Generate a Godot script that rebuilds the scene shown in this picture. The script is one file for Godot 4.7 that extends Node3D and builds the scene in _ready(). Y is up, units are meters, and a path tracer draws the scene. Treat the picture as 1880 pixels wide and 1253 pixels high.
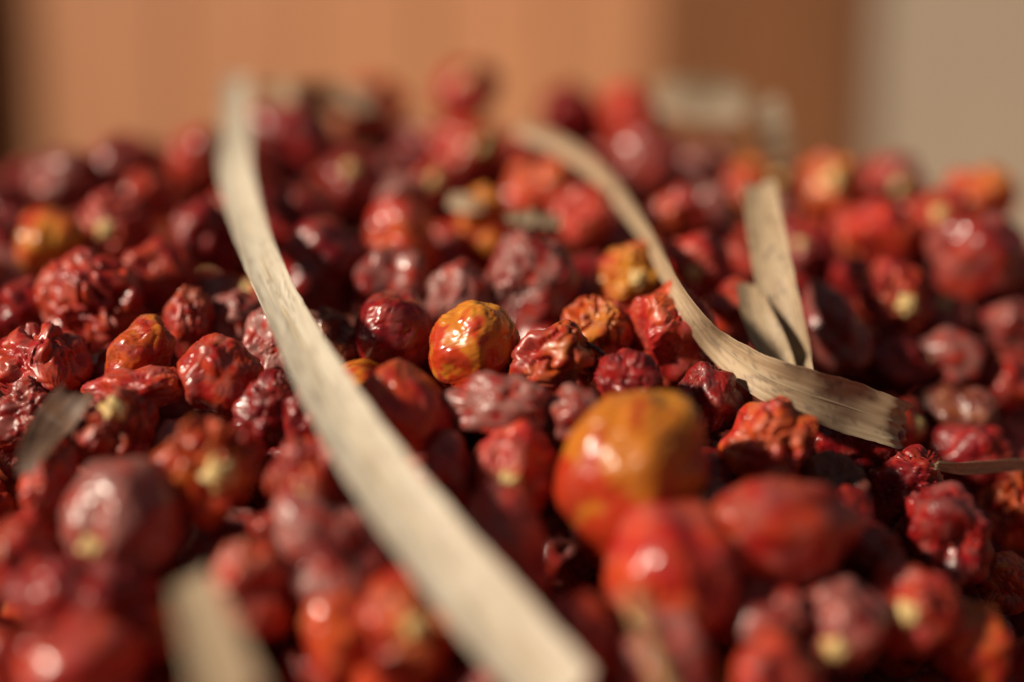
extends Node3D
# A mound of dried red berries with straw-coloured leaf blades, close up, shallow focus.

const PW := 1880.0
const PH := 1253.0
const FPX := 2200.0                 # focal length in photograph pixels
const PITCH := 8.0
const EYE := Vector3(0.0, 0.16, 0.0)
const FOCUS := 0.186
const APERTURE := 0.0146            # metres across the lens opening
const RISE := 0.512                 # the near face of the mound against the optical axis
const DEPTH := 0.0994

var eye_basis: Basis
var noise := FastNoiseLite.new()
var rng := RandomNumberGenerator.new()
var used := {}

# ---------------------------------------------------------------- photograph pixel <-> place
func ray(px: float, py: float) -> Vector3:            # camera axes: right, up, forward = 1
	return Vector3((px - PW / 2.0) / FPX, (PH / 2.0 - py) / FPX, 1.0)

func surf(x: float, z: float) -> float:               # height of the mound in camera axes
	var dx := x + 0.030
	var dz := z - 0.170
	var r := sqrt(dx * dx + dz * dz)
	var y := RISE * z - DEPTH
	var over := maxf(0.0, r - 0.118)
	y -= 4.6 * over * over
	var side := maxf(0.0, x - 0.012) * smoothstep(0.265, 0.19, z)
	y -= 7.5 * side * side
	y -= 10.0 * pow(maxf(0.0, 0.19 - z), 2.0)
	return y

func depth_at(px: float, py: float) -> float:         # where the ray meets the mound, or skims its crest
	var d := ray(px, py)
	var best := 0.3
	var least := 1e9
	var t := 0.06
	while t < 0.42:
		var gap := d.y * t - surf(d.x * t, t)
		if gap <= 0.0:
			return t
		if gap < least:
			least = gap
			best = t
		t += 0.001
	return best

func to_world(c: Vector3) -> Vector3:
	return EYE + eye_basis * Vector3(c.x, c.y, -c.z)

func dir_world(c: Vector3) -> Vector3:
	return (eye_basis * Vector3(c.x, c.y, -c.z)).normalized()

# ---------------------------------------------------------------- helpers
func numbered(called: String) -> String:
	var n: int = used.get(called, 0)
	used[called] = n + 1
	return called if n == 0 else "%s_%03d" % [called, n]

func thing(called: String, label: String, category: String, group: String = "") -> Node3D:
	var o := Node3D.new()
	o.name = numbered(called)
	o.set_meta("label", label)
	o.set_meta("category", category)
	if group != "":
		o.set_meta("group", group)
	add_child(o)
	return o

func part(called: String, mesh: Mesh, mat: Material, parent: Node) -> MeshInstance3D:
	var o := MeshInstance3D.new()
	o.name = called
	o.mesh = mesh
	o.material_override = mat
	parent.add_child(o, true)
	return o

func n3(p: Vector3) -> float:
	return noise.get_noise_3d(p.x, p.y, p.z)

func smin(a: float, b: float, k: float) -> float:
	var h := maxf(k - absf(a - b), 0.0) / k
	return minf(a, b) - h * h * k * 0.25

func make_mesh(v: PackedVector3Array, n: PackedVector3Array, c: PackedColorArray, i: PackedInt32Array) -> ArrayMesh:
	var a := []
	a.resize(Mesh.ARRAY_MAX)
	a[Mesh.ARRAY_VERTEX] = v
	a[Mesh.ARRAY_NORMAL] = n
	if c.size() > 0:
		a[Mesh.ARRAY_COLOR] = c
	a[Mesh.ARRAY_INDEX] = i
	var m := ArrayMesh.new()
	m.add_surface_from_arrays(Mesh.PRIMITIVE_TRIANGLES, a)
	return m

# smooth normals from a closed index list (front faces run clockwise)
func normals_of(v: PackedVector3Array, idx: PackedInt32Array) -> PackedVector3Array:
	var n := PackedVector3Array()
	n.resize(v.size())
	for k in range(0, idx.size(), 3):
		var f := (v[idx[k + 2]] - v[idx[k]]).cross(v[idx[k + 1]] - v[idx[k]])
		n[idx[k]] += f
		n[idx[k + 1]] += f
		n[idx[k + 2]] += f
	for k in n.size():
		n[k] = n[k].normalized()
	return n

# ---------------------------------------------------------------- berries
# base colours (linear): [skin, patches, stem end, dusty bloom share]
var PAL := {
	"C": [Color(0.19, 0.008, 0.011), Color(0.31, 0.015, 0.013), Color(0.26, 0.03, 0.014), 0.16],
	"R": [Color(0.40, 0.020, 0.017), Color(0.52, 0.052, 0.020), Color(0.52, 0.09, 0.02), 0.20],
	"O": [Color(0.54, 0.085, 0.018), Color(0.44, 0.028, 0.016), Color(0.64, 0.22, 0.03), 0.14],
	"Y": [Color(0.58, 0.185, 0.022), Color(0.50, 0.045, 0.014), Color(0.64, 0.27, 0.03), 0.05],
	"M": [Color(0.28, 0.022, 0.020), Color(0.40, 0.035, 0.018), Color(0.30, 0.05, 0.03), 0.44],
	"B": [Color(0.14, 0.026, 0.015), Color(0.20, 0.055, 0.02), Color(0.20, 0.06, 0.02), 0.14],
}
const BLOOM := Color(0.30, 0.15, 0.13)

# wrinkle kinds: facets, dents, folds, crinkle, fine
var WR := {
	"p": [4, 0, 0.045, 0.020, 0.003, 0.10],
	"s": [5, 1, 0.05, 0.022, 0.003, 0.09],
	"d": [6, 3, 0.09, 0.050, 0.007, 0.06],
	"f": [4, 1, 0.36, 0.022, 0.004, 0.06],
	"c": [6, 2, 0.12, 0.075, 0.036, 0.06],
}

func berry_mesh(seed_: int, elong: float, col: String, wr: String, nu: int, nv: int) -> ArrayMesh:
	var g := RandomNumberGenerator.new()
	g.seed = seed_ * 7919 + 13
	var w: Array = WR[wr]
	var p: Array = PAL[col]
	var off := Vector3(g.randf() * 90.0, g.randf() * 90.0, g.randf() * 90.0)
	var fac := []
	for k in int(w[0]) + 1:
		var a := Vector3(g.randfn(), g.randfn() * 0.7, g.randfn()).normalized()
		fac.append([a, g.randf_range(0.87 if wr == "p" else 0.74, 0.96 if wr == "p" else 0.94)])
	var den := []
	for k in int(w[1]):
		var a := Vector3(g.randfn(), g.randfn() * 0.7, g.randfn()).normalized()
		den.append([a, g.randf_range(0.10, 0.30), g.randf_range(0.30, 0.62)])
	var tip := g.randf_range(0.0, 0.34)
	var squash := g.randf_range(0.88, 1.0)
	var bend := Vector3(g.randf_range(-0.12, 0.12), 0, g.randf_range(-0.12, 0.12))
	var foldn := g.randf_range(1.3, 2.0)
	var bloom: float = p[3] * g.randf_range(0.6, 1.4)
	var c0: Color = p[0]
	var c1: Color = p[1]
	var c2: Color = p[2]
	var tone := g.randf_range(0.82, 1.14)
	var reach := g.randf_range(0.1, 0.65)
	var lean := 0.75 if col == "Y" else 0.12
	var v := PackedVector3Array()
	var c := PackedColorArray()
	for j in nv + 1:
		var th := PI * j / nv
		for i in nu:
			var ph := TAU * i / nu
			var d := Vector3(sin(th) * cos(ph), cos(th), sin(th) * sin(ph))
			var warp := Vector3(n3(d * 1.6 + off), n3(d * 1.6 + off + Vector3(31, 0, 0)), n3(d * 1.6 + off + Vector3(0, 47, 0)))
			var r := 1.0
			for f in fac:
				var dt: float = d.dot(f[0])
				if dt > 0.2:
					r = smin(r, f[1] / dt, float(w[5]))
			for f in den:
				var q: float = 1.0 - d.dot(f[0])
				r -= f[1] * exp(-q / (f[2] * f[2] * 0.5))
			r += (0.09 if wr == "p" else 0.15) * n3(d * 1.2 + off)
			# folds that run from stem to tip, deepest towards the stem
			var fd := Vector3(d.x * foldn, d.y * 0.35, d.z * foldn) + warp * 0.38 + off
			var fn := 1.0 - absf(n3(fd)) * 2.6
			var win := sin(th) * (0.35 + 0.85 * smoothstep(-0.3, 0.8, d.y)) + 0.06
			r -= float(w[2]) * maxf(0.0, fn) * maxf(0.0, fn) * win
			# crinkles
			var cn := absf(n3(d * 3.0 + warp * 1.4 + off * 1.7))
			var patch := 0.12 + smoothstep(-0.25, 0.45, n3(d * 1.3 + off * 1.9))
			var cr := maxf(0.0, 1.0 - cn * 2.4) * sqrt(patch)
			r += float(w[3]) * (cr * cr - 0.4)
			var cf := absf(n3(d * 8.5 + warp * 2.4 + off * 0.6))
			var cq := maxf(0.0, 1.0 - cf * 2.4)
			r += float(w[4]) * (cq * cq - 0.4) * 1.6 * patch
			# stem dimple and blunt tip
			r -= 0.16 * exp(-th * th / 0.07)
			r += tip * exp(-(PI - th) * (PI - th) / 0.16)
			var q2 := Vector3(d.x * squash, d.y * elong, d.z) * r
			q2 += bend * (d.y * d.y)
			v.append(q2)
			var t1 := smoothstep(-0.18, 0.30, n3(d * 1.5 + off * 2.3) + 0.35 * n3(d * 4.5 + off) - d.y * lean + (0.16 if col == "Y" else 0.0))
			var t2 := smoothstep(1.0 - reach, 1.0 - reach + 0.75, d.y + 0.5 * n3(d * 2.2 + off * 3.1))
			var t3 := smoothstep(0.62 - bloom, 1.12 - bloom, 0.55 + n3(d * 2.0 + off * 0.4) * 0.75 + 0.35 * n3(d * 7.0 + off))
			var t4 := smoothstep(0.30, 0.55, n3(d * 6.0 + off * 1.3))
			var cc := c0.lerp(c1, t1).lerp(c2, t2 * 0.85)
			cc = cc.lerp(BLOOM, t3 * clampf(bloom * 1.5, 0.0, 0.75))
			cc = cc.lerp(Color(cc.r * 0.5, cc.g * 0.4, cc.b * 0.45), t4 * (0.25 if col == "Y" else 0.6))
			c.append(Color(cc.r * tone, cc.g * tone, cc.b * tone))
	var idx := PackedInt32Array()
	for j in nv:
		for i in nu:
			var a0 := j * nu + i
			var a1 := j * nu + (i + 1) % nu
			var b0 := a0 + nu
			var b1 := a1 + nu
			if j > 0:
				idx.append_array([a0, a1, b1])
			if j < nv - 1:
				idx.append_array([a0, b1, b0])
	# weld the pole rings
	var top := Vector3.ZERO
	var bot := Vector3.ZERO
	for i in nu:
		top += v[i] / nu
		bot += v[nv * nu + i] / nu
	for i in nu:
		v[i] = top
		v[nv * nu + i] = bot
	var n := normals_of(v, idx)
	var nt := Vector3.ZERO
	var nb := Vector3.ZERO
	for i in nu:
		nt += n[i]
		nb += n[nv * nu + i]
	for i in nu:
		n[i] = nt.normalized()
		n[nv * nu + i] = nb.normalized()
	return make_mesh(v, n, c, idx)

# the pale crumpled scar where the stalk broke off: five short lobes
func scar_mesh(seed_: int, stalk: bool) -> ArrayMesh:
	var g := RandomNumberGenerator.new()
	g.seed = seed_ * 31 + 5
	var v := PackedVector3Array()
	var c := PackedColorArray()
	var nu := 20
	var rings := [[0.0, 0.10], [0.10, 0.12], [0.17, 0.07], [0.24, 0.0], [0.22, -0.10]]
	if stalk:
		rings = [[0.0, 0.62], [0.055, 0.60], [0.06, 0.35], [0.09, 0.12], [0.18, 0.05], [0.24, -0.02], [0.22, -0.12]]
	var o := Vector3(g.randf() * 50, g.randf() * 50, 3)
	for k in rings.size():
		for i in nu:
			var ph := TAU * i / nu
			var rr: float = rings[k][0]
			if rr > 0.12:
				rr *= 1.0 + 0.16 * cos(ph * 5.0 + o.x) + 0.2 * n3(Vector3(cos(ph), sin(ph), k * 0.4) * 1.4 + o)
			var h: float = rings[k][1] + 0.05 * n3(Vector3(cos(ph) * 2.0, k, sin(ph) * 2.0) + o)
			v.append(Vector3(rr * cos(ph), h, rr * sin(ph)))
			var t := 0.5 + 0.8 * n3(Vector3(cos(ph) * 2.5, k * 0.8, sin(ph) * 2.5) + o * 2.0)
			c.append(Color(0.56, 0.33, 0.09).lerp(Color(0.78, 0.64, 0.32), clampf(t, 0, 1)))
	var idx := PackedInt32Array()
	for k in rings.size() - 1:
		for i in nu:
			var a0 := k * nu + i
			var a1 := k * nu + (i + 1) % nu
			idx.append_array([a0, a1, a1 + nu, a0, a1 + nu, a0 + nu])
	return make_mesh(v, normals_of(v, idx), c, idx)

func skin_material(rough: float, called: String) -> StandardMaterial3D:
	var m := StandardMaterial3D.new()
	m.resource_name = called
	m.vertex_color_use_as_albedo = true
	m.roughness = rough
	m.metallic_specular = 0.5
	m.roughness_texture = rough_tex
	m.roughness_texture_channel = BaseMaterial3D.TEXTURE_CHANNEL_RED
	m.normal_enabled = true
	m.normal_texture = skin_tex
	m.normal_scale = 0.22
	m.uv1_triplanar = true
	m.uv1_scale = Vector3(0.9, 0.9, 0.9)
	return m

var rough_tex: Texture2D
var skin_tex: Texture2D
var skins := {}
var scar_mat: StandardMaterial3D
var straw_mat: StandardMaterial3D

func make_textures() -> void:
	var f := FastNoiseLite.new()
	f.seed = 4
	f.noise_type = FastNoiseLite.TYPE_SIMPLEX_SMOOTH
	f.frequency = 0.02
	f.fractal_octaves = 4
	var im := Image.create(256, 256, false, Image.FORMAT_RGB8)
	for y in 256:
		for x in 256:
			var a := TAU * x / 256.0
			var b := TAU * y / 256.0
			var q := f.get_noise_3d(cos(a) * 60.0 + 200.0, sin(a) * 60.0 + cos(b) * 60.0, sin(b) * 60.0)
			var k := clampf(0.72 + q * 0.9, 0.25, 1.0)
			im.set_pixel(x, y, Color(k, k, k))
	im.generate_mipmaps()
	rough_tex = ImageTexture.create_from_image(im)
	var f2 := FastNoiseLite.new()
	f2.seed = 9
	f2.noise_type = FastNoiseLite.TYPE_SIMPLEX_SMOOTH
	f2.fractal_type = FastNoiseLite.FRACTAL_RIDGED
	f2.frequency = 0.018
	f2.fractal_octaves = 3
	var h := Image.create(512, 512, false, Image.FORMAT_RGB8)
	for y in 512:
		for x in 512:
			var a := TAU * x / 512.0
			var b := TAU * y / 512.0
			var q := f2.get_noise_3d(cos(a) * 85.0 + 300.0, sin(a) * 85.0 + cos(b) * 85.0, sin(b) * 85.0)
			var k := clampf(0.5 - q * 0.45, 0.0, 1.0)
			h.set_pixel(x, y, Color(k, k, k))
	h.bump_map_to_normal_map(4.0)
	h.generate_mipmaps()
	skin_tex = ImageTexture.create_from_image(h)

# x, y, radius (photograph pixels), length over width, stem direction (right, down, towards the eye), colour, wrinkles, scar (0 none, 1 scar, 2 stalk), nearer (+) or farther, label
var HEROES := [
	[868, 640, 76, 1.08, 0.25, -0.9, 0.2, "Y", "p", 0, 0.02, "glossy amber berry with red flank, leaning beside the folded orange berry"],
	[1018, 668, 72, 1.1, 0.62, -0.42, 0.6, "O", "f", 0, 0.02, "orange berry with deep folds gathered at its stem end, beside the glossy amber berry"],
	[1100, 602, 62, 0.85, 0.1, -0.3, 0.8, "O", "f", 0, 0.0, "squat orange berry with yellow creased top, just behind the deeply folded orange berry"],
	[1160, 515, 66, 0.9, 0.12, 0.0, 0.95, "Y", "f", 1, 0.0, "orange yellow berry showing its pale stem scar beside the curved leaf blade"],
	[1232, 615, 76, 1.12, -0.2, -0.9, 0.3, "R", "d", 0, 0.0, "red berry with dusty greyish top under the middle of the curved leaf blade"],
	[1156, 702, 62, 1.05, 0.8, 0.3, 0.4, "C", "c", 0, 0.02, "finely crinkled raisin-like crimson berry just behind the big amber berry"],
	[1296, 738, 66, 1.05, 0.2, 0.6, -0.5, "C", "d", 0, -0.03, "round dark red glossy berry between the big amber berry and the curved leaf"],
	[915, 742, 56, 1.7, 0.98, -0.05, 0.15, "M", "d", 0, 0.03, "long dusty mauve berry lying crosswise below the glossy amber berry"],
	[1060, 772, 56, 1.05, -0.3, -0.7, 0.3, "M", "s", 0, 0.02, "small dusty red berry tucked against the flank of the big amber berry"],
	[722, 615, 80, 1.0, 0.1, -0.8, 0.3, "C", "p", 0, 0.0, "dark crimson smooth berry in the shade of the long pale blade"],
	[738, 768, 84, 1.15, -0.5, -0.75, 0.1, "R", "p", 0, 0.02, "bright orange red berry with pointed tip, touching the long pale blade"],
	[975, 518, 80, 1.12, 0.1, -0.7, -0.3, "M", "c", 0, 0.0, "shrivelled brownish mauve berry with deep crumples behind the glossy amber berry"],
	[842, 545, 62, 1.0, -0.5, -0.5, 0.4, "M", "d", 0, -0.01, "dented dusty pink red berry touching the back of the glossy amber berry"],
	[722, 528, 74, 1.0, 0.2, -0.6, -0.4, "M", "s", 0, -0.02, "dull dark mauve berry directly behind the shaded dark crimson berry"],
	[592, 490, 78, 1.0, 0.4, -0.4, -0.5, "C", "s", 0, -0.01, "dark red glossy berry beside the upper middle of the long pale blade"],
	[735, 450, 72, 1.0, 0.1, 0.9, 0.0, "O", "s", 0, -0.02, "orange red berry with lit lower rim behind the dull mauve berry"],
	[890, 408, 60, 1.2, -0.2, -0.6, 0.6, "Y", "d", 0, 0.0, "bright yellow orange berry standing behind the shrivelled brownish mauve berry"],
	[603, 622, 58, 1.0, -0.3, -0.7, 0.2, "B", "c", 0, -0.02, "rough dark brown berry half hidden under the long pale blade"],
	[502, 640, 56, 1.3, 0.15, 0.95, 0.1, "M", "d", 0, -0.02, "dusty red upright berry half covered by the long pale blade"],
	[404, 692, 70, 1.0, -0.3, -0.8, 0.3, "R", "s", 0, 0.01, "glossy faceted orange red berry with one bright glint"],
	[248, 652, 52, 1.4, 0.6, -0.75, 0.1, "O", "s", 0, 0.0, "slanting oblong orange berry with lit side beside the glossy faceted berry"],
	[345, 592, 46, 1.35, 0.1, -0.95, 0.1, "R", "c", 0, 0.0, "narrow upright wrinkled red berry behind the glossy faceted berry"],
	[440, 582, 56, 1.0, -0.6, -0.3, 0.5, "M", "d", 0, -0.01, "dented mauve red berry between the narrow wrinkled berry and the long blade"],
	[165, 560, 82, 1.15, 0.82, 0.45, 0.2, "R", "f", 0, 0.0, "large red orange berry with ridged shining folds behind the oblong orange berry"],
	[75, 668, 78, 1.05, -0.4, -0.3, -0.6, "R", "f", 0, -0.02, "crimson berry with curling folds beside the dark brown leaf scrap"],
	[255, 718, 50, 1.6, 0.97, -0.1, 0.1, "R", "d", 0, 0.0, "flat lying red berry behind the berry with crumpled yellow crown"],
	[207, 792, 78, 1.0, 0.25, -0.55, 0.75, "R", "f", 1, -0.01, "red berry with crumpled yellow crown beside the dark brown leaf scrap"],
	[388, 862, 96, 0.82, 0.42, 0.0, 0.9, "O", "f", 1, 0.03, "split orange berry opened into yellow pleats beside the large mauve berry"],
	[490, 758, 68, 1.05, 0.5, -0.5, 0.2, "C", "c", 0, 0.0, "crimson crinkled berry with whitish specks below the glossy faceted berry"],
	[566, 768, 48, 1.05, 0.1, -0.6, 0.3, "C", "s", 0, 0.0, "small shiny cherry red berry peeping out beside the long pale blade"],
	[575, 882, 78, 1.05, -0.03, 0.3, 0.95, "R", "f", 1, 0.02, "red berry with creamy stem scar facing out beside the split orange berry"],
	[85, 893, 62, 1.15, 0.2, -0.9, 0.2, "R", "d", 0, 0.0, "bright red dented berry between the leaf scrap and the large mauve berry"],
	[62, 782, 72, 1.1, 0.4, -0.8, 0.1, "M", "c", 0, -0.06, "dull wine berry with fine parallel wrinkles under the dark brown leaf scrap"],
	[228, 955, 112, 1.0, -0.25, 0.38, 0.9, "M", "p", 1, 0.03, "large dusty mauve round berry with cream stem scar"],
	[292, 505, 66, 1.05, 0.5, 0.1, -0.7, "R", "d", 0, 0.0, "dented dusty red berry behind the narrow wrinkled red berry"],
	[380, 432, 62, 1.0, -0.5, -0.4, 0.5, "C", "d", 0, 0.0, "crimson dented berry above the dented dusty red berry, near the long blade"],
	[215, 425, 70, 1.0, 0.03, 0.0, 1.0, "R", "f", 1, 0.0, "red berry with round cream scar beside the soft orange berry"],
	[90, 440, 66, 1.05, 0.4, 0.4, 0.6, "Y", "s", 0, 0.0, "soft orange berry standing behind the large ridged red orange berry"],
	[45, 562, 50, 1.0, 0.0, -0.8, 0.2, "C", "s", 0, -0.02, "dark wine berry with one pale glint beside the large ridged berry"],
	[490, 965, 30, 1.0, 0.5, 0.2, -0.4, "R", "s", 0, 0.0, "tiny glossy red bead of a berry under the scar-faced red berry"],
	[608, 1030, 90, 1.2, 0.5, 0.7, 0.2, "M", "d", 0, 0.01, "slumped mauve pink berry with a deep dent beside the long blade's lower half"],
	[462, 1085, 84, 1.1, -0.3, -0.7, 0.3, "R", "d", 0, 0.0, "coral red lumpy berry between the broad leaf stub and the slumped mauve berry"],
	[172, 1108, 96, 1.1, 0.85, 0.2, -0.3, "C", "d", 0, 0.0, "dark crimson berry with two pale glints under the large dusty mauve berry"],
	[45, 1030, 88, 1.0, -0.5, -0.2, 0.8, "R", "s", 1, 0.0, "wine red berry with scar turned away beside the large dusty mauve berry"],
	[140, 1235, 105, 1.05, 0.2, -0.8, 0.3, "R", "s", 0, 0.02, "plain rusty red berry in front of the dark crimson double-glint berry"],
	[622, 1168, 72, 1.0, 0.3, -0.5, 0.6, "O", "s", 0, 0.01, "small plain orange berry beside the cream-centred orange pink berry"],
	[765, 1140, 96, 0.95, 0.05, -0.1, 0.98, "O", "f", 1, 0.02, "orange pink berry with large cream centre beside the long pale blade"],
	[922, 1030, 82, 1.4, 0.1, 0.95, 0.2, "M", "d", 0, 0.0, "upright dull mauve red berry beside the long blade, below the pale-scarred red berry"],
	[950, 858, 80, 1.0, -0.18, 0.3, 0.92, "R", "d", 1, 0.0, "red berry with narrow pale scar below the long mauve crosswise berry"],
	[800, 880, 72, 1.1, 0.5, -0.6, -0.2, "M", "s", 0, -0.03, "dark dull red berry in the gap behind the long pale blade"],
	[692, 945, 55, 1.0, -0.3, -0.5, 0.4, "R", "d", 0, -0.03, "small red berry pressed under the middle of the long pale blade"],
	[1050, 1185, 82, 1.05, 0.2, -0.8, 0.3, "R", "p", 0, 0.02, "smooth scarlet berry beside the lowest end of the long pale blade"],
	[1160, 872, 126, 1.24, 0.38, -0.88, 0.25, "Y", "p", 0, 0.03, "big amber and scarlet plump berry standing proud of the mound"],
	[1228, 1052, 120, 1.02, -0.35, 0.65, 0.5, "R", "p", 2, 0.02, "big shiny red orange berry with straw stalk hanging from its lower end"],
	[1425, 978, 104, 1.2, -0.92, 0.0, 0.2, "R", "p", 0, 0.04, "big red berry pinched to a point, lying beside the shiny stalked berry"],
	[1415, 822, 88, 1.0, 0.5, -0.6, 0.2, "O", "f", 0, 0.0, "orange brown glazed berry with upright folds behind the big pinched red berry"],
	[1530, 898, 62, 1.0, 0.5, 0.2, 0.2, "B", "c", 0, 0.0, "small dark brown red wrinkled berry touching the big pinched red berry"],
	[1555, 965, 60, 1.1, 0.2, -0.8, -0.3, "C", "d", 0, -0.02, "dark plum berry in shade behind the big pinched red berry"],
	[1670, 892, 62, 1.2, 0.62, -0.7, 0.1, "C", "c", 0, 0.0, "tightly crinkled crimson berry leaning on the dark wine berry"],
	[1740, 990, 88, 1.05, 0.3, 0.4, -0.8, "C", "c", 0, 0.02, "dark wine berry with rippled shining skin beside the tightly crinkled crimson berry"],
	[1678, 1115, 86, 1.0, -0.4, 0.0, 0.9, "R", "d", 1, 0.02, "blotchy red berry with greenish cream scar below the dark wine berry"],
	[1545, 1142, 78, 1.05, -0.32, 0.5, 0.8, "M", "s", 1, 0.02, "mauve red berry with square cream scar beside the blotchy red berry"],
	[1410, 1138, 74, 1.0, 0.6, 0.1, 0.3, "M", "d", 0, 0.01, "muted rose red berry under the big pinched red berry"],
	[1788, 1188, 70, 1.15, -0.1, -0.9, 0.2, "O", "s", 0, 0.01, "rust orange berry pointing upward beside the blotchy red berry"],
	[1602, 1012, 52, 1.0, 0.6, -0.3, 0.2, "C", "s", 0, -0.02, "small dark plum berry below the small brown wrinkled berry"],
	[1782, 842, 62, 1.15, 0.9, -0.1, 0.2, "C", "d", 0, 0.0, "wine red berry lying under the narrow pale leaf sliver"],
	[1858, 935, 58, 1.2, -0.3, -0.8, 0.2, "O", "f", 0, 0.0, "copper brown creased berry below the narrow pale leaf sliver"],
	[1862, 1070, 56, 1.0, -0.6, -0.3, 0.3, "O", "d", 0, -0.01, "dark rusty berry below the copper brown creased berry"],
	[1570, 812, 68, 1.15, 0.9, 0.2, 0.0, "C", "s", 0, -0.02, "deep red smooth berry in shade under the torn end of the curved leaf"],
	[1455, 752, 52, 1.1, 0.6, 0.5, 0.2, "B", "f", 0, -0.03, "brown orange puckered berry hidden under the broad part of the curved leaf"],
	[1312, 688, 74, 1.0, 0.1, -0.9, 0.1, "R", "d", 0, -0.06, "red berry seen behind the round dark red glossy berry"],
	[1342, 570, 52, 1.1, 0.6, -0.4, 0.3, "R", "s", 0, 0.0, "small bright red berry between the curved leaf and the split double leaf"],
	[1535, 612, 54, 1.5, 0.38, 0.9, 0.1, "M", "p", 0, 0.0, "oblong wine berry with greyish flank standing beside the split double leaf"],
	[1282, 490, 62, 1.05, -0.2, 0.2, 0.7, "R", "d", 1, 0.0, "muted red berry with faint scar behind the curved leaf blade"],
	[1640, 552, 70, 1.0, 0.1, 0.15, 0.95, "R", "f", 1, 0.0, "red orange berry with dull stem scar behind the oblong wine berry"],
	[1800, 472, 86, 1.0, -0.7, 0.1, 0.4, "M", "s", 0, 0.01, "large dusky mauve berry with orange flank on the mound's falling side"],
	[1710, 400, 62, 1.0, 0.0, 0.0, 1.0, "R", "s", 1, 0.0, "red berry with bright peach scar above the large dusky mauve berry"],
	[1640, 340, 58, 1.0, 0.0, 0.1, 0.95, "M", "s", 1, 0.0, "wine berry with faint peach scar on the mound's falling shoulder before the plastered post"],
	[1528, 335, 58, 1.0, -0.1, 0.0, 0.95, "O", "d", 1, 0.0, "dark orange berry with amber scar beyond the split double leaf"],
	[1800, 362, 58, 1.0, 0.3, -0.5, 0.6, "O", "s", 0, 0.0, "orange berry on the falling edge of the mound before the pale post"],
	[1625, 425, 56, 1.1, 0.5, 0.3, 0.3, "R", "s", 0, 0.0, "plain red berry between the peach-scarred berry and the split double leaf"],
	[1232, 1215, 92, 1.0, 0.3, -0.6, -0.3, "M", "s", 0, 0.02, "dusky mauve berry beneath the shiny stalked red orange berry"],
	[1430, 1245, 84, 1.0, 0.3, -0.8, 0.2, "R", "s", 0, 0.02, "plain red berry below the muted rose red berry"],
	[290, 1165, 60, 1.0, 0.3, -0.4, 0.4, "O", "d", 0, -0.03, "small rusty orange berry beside the broad leaf stub"],
	[1742, 662, 62, 1.0, 0.5, 0.0, 0.3, "M", "s", 0, -0.01, "dull violet red berry in shade beyond the torn leaf end"],
	[1850, 708, 60, 1.0, 0.6, -0.2, 0.3, "R", "s", 0, -0.01, "dark scarlet berry above the narrow pale leaf sliver"],
	[1768, 762, 62, 1.1, 0.8, 0.2, 0.2, "B", "d", 0, -0.01, "brownish red berry between the torn leaf end and the leaf sliver"],
	[1860, 610, 58, 1.0, 0.1, -0.5, 0.5, "M", "d", 0, 0.0, "dusty plum berry below the large dusky mauve berry"],
	[858, 275, 68, 1.1, 0.45, 0.0, 0.8, "R", "s", 1, 0.0, "pinkish red berry with honey scar near the tip of the curved leaf"],
	[800, 335, 46, 1.0, 0.05, 0.0, 1.0, "R", "s", 1, 0.0, "small red berry with honey scar beside the pinkish red berry"],
	[650, 335, 64, 1.0, 0.0, -0.25, 0.95, "C", "s", 1, 0.0, "dark crimson berry with straw scar between the long blade and the honey-scarred berries"],
	[540, 262, 70, 1.1, 0.6, 0.5, 0.1, "C", "s", 0, 0.0, "large crimson berry with broad pink sheen beside the long blade's upper end"],
	[558, 405, 66, 1.0, 0.3, -0.4, 0.2, "C", "s", 0, -0.01, "very dark crimson berry beside the long blade below the pink-sheened berry"],
	[990, 345, 58, 1.1, 0.6, -0.2, 0.4, "O", "s", 0, 0.0, "vivid orange red berry beneath the upper curve of the curved leaf"],
	[1070, 398, 56, 1.05, 0.3, 0.3, 0.4, "R", "d", 0, 0.0, "coral red berry inside the bend of the curved leaf"],
	[740, 375, 58, 1.0, -0.3, -0.3, 0.5, "M", "d", 0, 0.0, "dusty rose berry between the two honey-scarred berries and the orange one"],
	[1190, 300, 60, 1.0, 0.2, -0.4, 0.5, "M", "s", 0, 0.0, "greyish mauve berry outside the upper bend of the curved leaf"],
	[1245, 395, 58, 1.0, -0.3, 0.2, 0.4, "R", "s", 0, 0.0, "orange flecked red berry between the curved leaf and the split double leaf"],
	[862, 168, 58, 1.0, 0.0, -0.3, 0.9, "R", "s", 1, 0.02, "red berry with large cream scar topping the crest of the mound"],
	[360, 300, 60, 1.0, 0.2, 0.0, 0.4, "R", "s", 0, 0.0, "rosy red berry with soft sheen beside the long blade's upper end"],
	[222, 312, 62, 1.0, -0.2, 0.2, 0.4, "M", "s", 0, 0.0, "pale dusty mauve berry behind the round-scarred red berry"],
	[120, 330, 58, 1.1, 0.5, 0.0, 0.3, "M", "d", 0, 0.0, "dull plum berry behind the soft orange berry"],
	[262, 362, 48, 1.0, 0.2, 0.3, 0.4, "R", "s", 0, 0.0, "small rose red berry between the pale mauve and crimson dented berries"],
	[1050, 215, 58, 1.0, 0.0, -0.4, 0.4, "C", "s", 0, 0.0, "deep maroon berry on the crest behind the curved leaf's tip"],
	[1160, 215, 58, 1.0, 0.3, -0.3, 0.4, "R", "s", 0, 0.0, "coral red berry on the crest beyond the greyish mauve berry"],
	[680, 205, 58, 1.0, 0.3, -0.3, 0.4, "O", "s", 0, 0.0, "orange red berry on the crest between long blade and cream-scarred berry"],
]

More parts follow.
